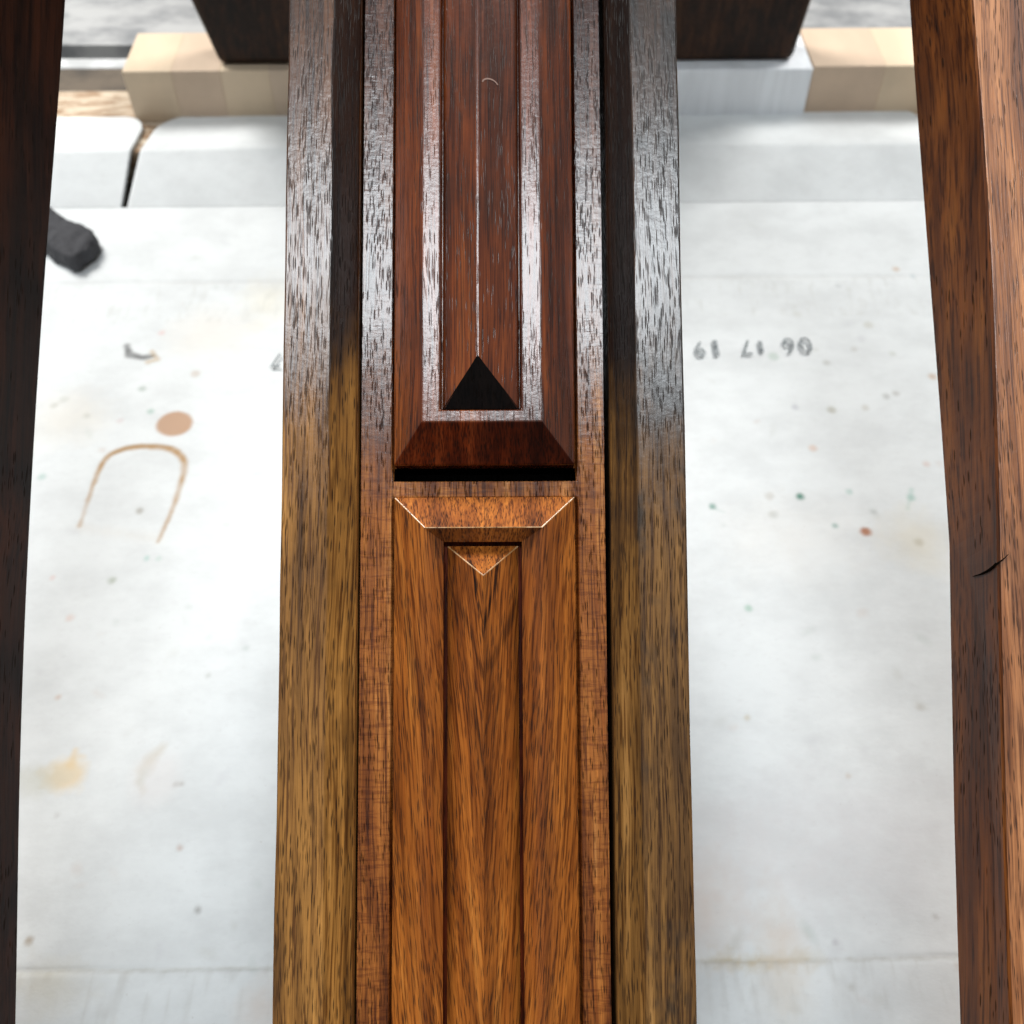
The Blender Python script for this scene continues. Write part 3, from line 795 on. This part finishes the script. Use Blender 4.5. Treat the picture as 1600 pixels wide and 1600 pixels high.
panel(YL(722), LEN, 1, (-145 * k, 146 * k), (-98 * k, 93 * k), (-65 * k, 57 * k), YL(560) - YL(637), M['panel_up'], M['shade_black'],
      {'bev': YL(659) - YL(722), 'ry': YL(637), 'label': 'upper panel, dark wet mahogany with a centre ridge'}, rh=26, rline=-8 * k)
panel(YL(772), 0.0, -1, (-144 * k, 145 * k), (-92 * k, 91 * k), (-58 * k, 54 * k), YL(850) - YL(899), M['panel_lo'], None,
      {'bev': YL(772) - YL(824), 'ry': YL(851), 'label': 'lower panel, orange-brown wood with a centre ridge'}, rh=22, dep=42, dip=23, lip=5, edge_glint=True, zw=-47 * k)

# side posts: gently bowed, inner flank towards the middle post
def side_post(name, stations, thick, width, sign, mat_top, mat_in, label, extra_l):
    """stations: (py, px of inner lower edge, px of the top edge or None)"""
    yb = -0.216
    pys = np.array([s_[0] for s_ in stations], float)
    Y = np.array([PL(800, p)[1] for p in pys])
    dl = thick
    xin = []; xtop = []
    for (py, pi, pt), y in zip(stations, Y):
        dep = D0 + y * math.sin(AL) + thick * math.cos(AL) * 1.0
        yo = y
        xin.append((pi - 800) / F * dep); xtop.append((pt - 800) / F * (D0 + y * math.sin(AL)))
    o_ = np.argsort(Y); Ys = Y[o_]; xi = np.array(xin)[o_]; xt = np.array(xtop)[o_]
    yy_ = np.linspace(yb, yb + 0.755, 160)
    ext = lambda a: np.where(yy_ < Ys[0], a[0] + (yy_ - Ys[0]) * (a[1] - a[0]) / (Ys[1] - Ys[0]) * .5, np.where(yy_ > Ys[-1], a[-1] + (yy_ - Ys[-1]) * (a[-1] - a[-2]) / (Ys[-1] - Ys[-2]) * .5, np.polyval(np.polyfit(Ys, a, 3), yy_)))
    def sm(a):
        kx = np.ones(11) / 11; p = np.pad(a, 5, mode='edge'); return np.convolve(p, kx, 'valid')
    XI, XT = sm(ext(xi)), sm(ext(xt))
    x_base = XT[0]
    e = empty(name, mtx=post_matrix(x_base, yb, 0))
    tag(e, label, 'post')
    wj = wob(160, 0.00012, 3, 77 if sign > 0 else 78)
    # flank (inner) as its own part, body as the other
    secs = []; secf = []
    for i in range(160):
        a = XT[i] - x_base + wj[i] * .6; b = XI[i] - x_base
        g = sign * 0.0007; cham = 0.0
        body = [(a + g, -thick), (a + g, 0.0), (a + sign * width, 0.0), (a + sign * width, -thick)]
        fl = [(b, -thick), (a, -0.0003), (a + g - sign * .00005, 0.0), (a + g - sign * .00005, -thick)]
        secs.append(body if sign < 0 else body); secf.append(fl)
    yl = yy_ - yb
    bo = loft('post_body', secs, yl, mat_top, e); bevel(bo, 0.0003, 2, 40)
    fo = loft('inner_flank', secf, yl, mat_in, e); bevel(fo, 0.0006, 3, 25)
    return e, x_base, yb, (yy_, XI, XT)

RS = [(0, 1427, 1515), (200, 1442, 1533), (400, 1455, 1546), (600, 1467, 1552), (800, 1481, 1556), (1000, 1494, 1561), (1300, 1504, 1569), (1600, 1510, 1578)]
rp, rxb, ryb, prof_ = side_post('plain_post', RS, 0.030, 0.07, 1, M['side_r'], M['side_in'], 'plain brown side post at the right edge, with a curved crack', None)
LS = [(0, 97, -8), (200, 83, -20), (440, 66, -34), (700, 51, -48), (1000, 38, -60), (1300, 31, -66), (1600, 27, -70)]
side_post('plain_post', LS, 0.030, 0.07, -1, M['side_l'], M['side_l'], 'near-black side post at the left edge of the picture', None)

# curved crack across the arris of the right post
t = NT('crack_dark'); t.b.inputs['Base Color'].default_value = (0.004, 0.003, 0.002, 1); t.b.inputs['Roughness'].default_value = 0.9; t.b.inputs['Specular IOR Level'].default_value = 0.0
M['crack'] = t.m
cp = [(1521, 897, -0.013), (1532, 895, -0.0085), (1543, 891, -0.005), (1553, 885, -0.0015), (1559, 880, 0.0001), (1567, 874, 0.0001), (1575, 866, 0.0001)]
wd = [0.1, 0.7, 1.2, 1.4, 1.1, 0.6, 0.08]
cv = []; cf = []
for (px, py, z_), w in zip(cp, wd):
    X, Y = PL(px, py)
    xi_ = np.interp(Y, prof_[0], prof_[1]); xt_ = np.interp(Y, prof_[0], prof_[2])
    f_ = np.linspace(0, 1, 400); z = -0.03 * (1 - f_)
    pj = 800 + F * (xi_ + (xt_ - xi_) * f_) / (D0 + Y * math.sin(AL) - z)
    if px < pj[-1]:
        i_ = int(np.argmin(np.abs(pj - px))); X = xi_ + (xt_ - xi_) * f_[i_]; Z = z[i_]
    else: Z = 0.0
    o_x, o_z = (-0.0004, 0.00015) if Z < 0 else (0.0, 0.0004)
    for sgn, dd in ((1, 1), (-1, 1), (-1, -3), (1, -3)):
        cv.append((X - rxb + o_x * dd, Y - ryb + sgn * w * .0002, Z + o_z * dd))
for i in range(len(cp) - 1):
    for q in range(4):
        cf.append((i * 4 + q, i * 4 + (q + 1) % 4, (i + 1) * 4 + (q + 1) % 4, (i + 1) * 4 + q))
mesh_obj('crack', cv, cf, M['crack'], rp)

# small pale scuff on the upper ridge
t = NT('pale_scuff'); t.b.inputs['Base Color'].default_value = (0.22, 0.13, 0.10, 1); t.b.inputs['Roughness'].default_value = 0.5
sv_, sf_ = [], []
for i in range(9):
    a = math.pi * (0.06 + 0.84 * i / 8)
    for r_ in (11.5, 15.0 - abs(i - 4) * .35):
        x_ = 12.5 - math.cos(a) * r_; y_ = YL(140) + math.sin(a) * r_ * .75 * k
        z_ = (26 - 35 * (x_ + 8) / 65.0) * k
        sv_.append((x_ * k, y_, z_ + 0.00012))
for i in range(8): sf_.append((2 * i, 2 * i + 1, 2 * i + 3, 2 * i + 2))
so_ = mesh_obj('scuff_mark', sv_, sf_, t.m, post)
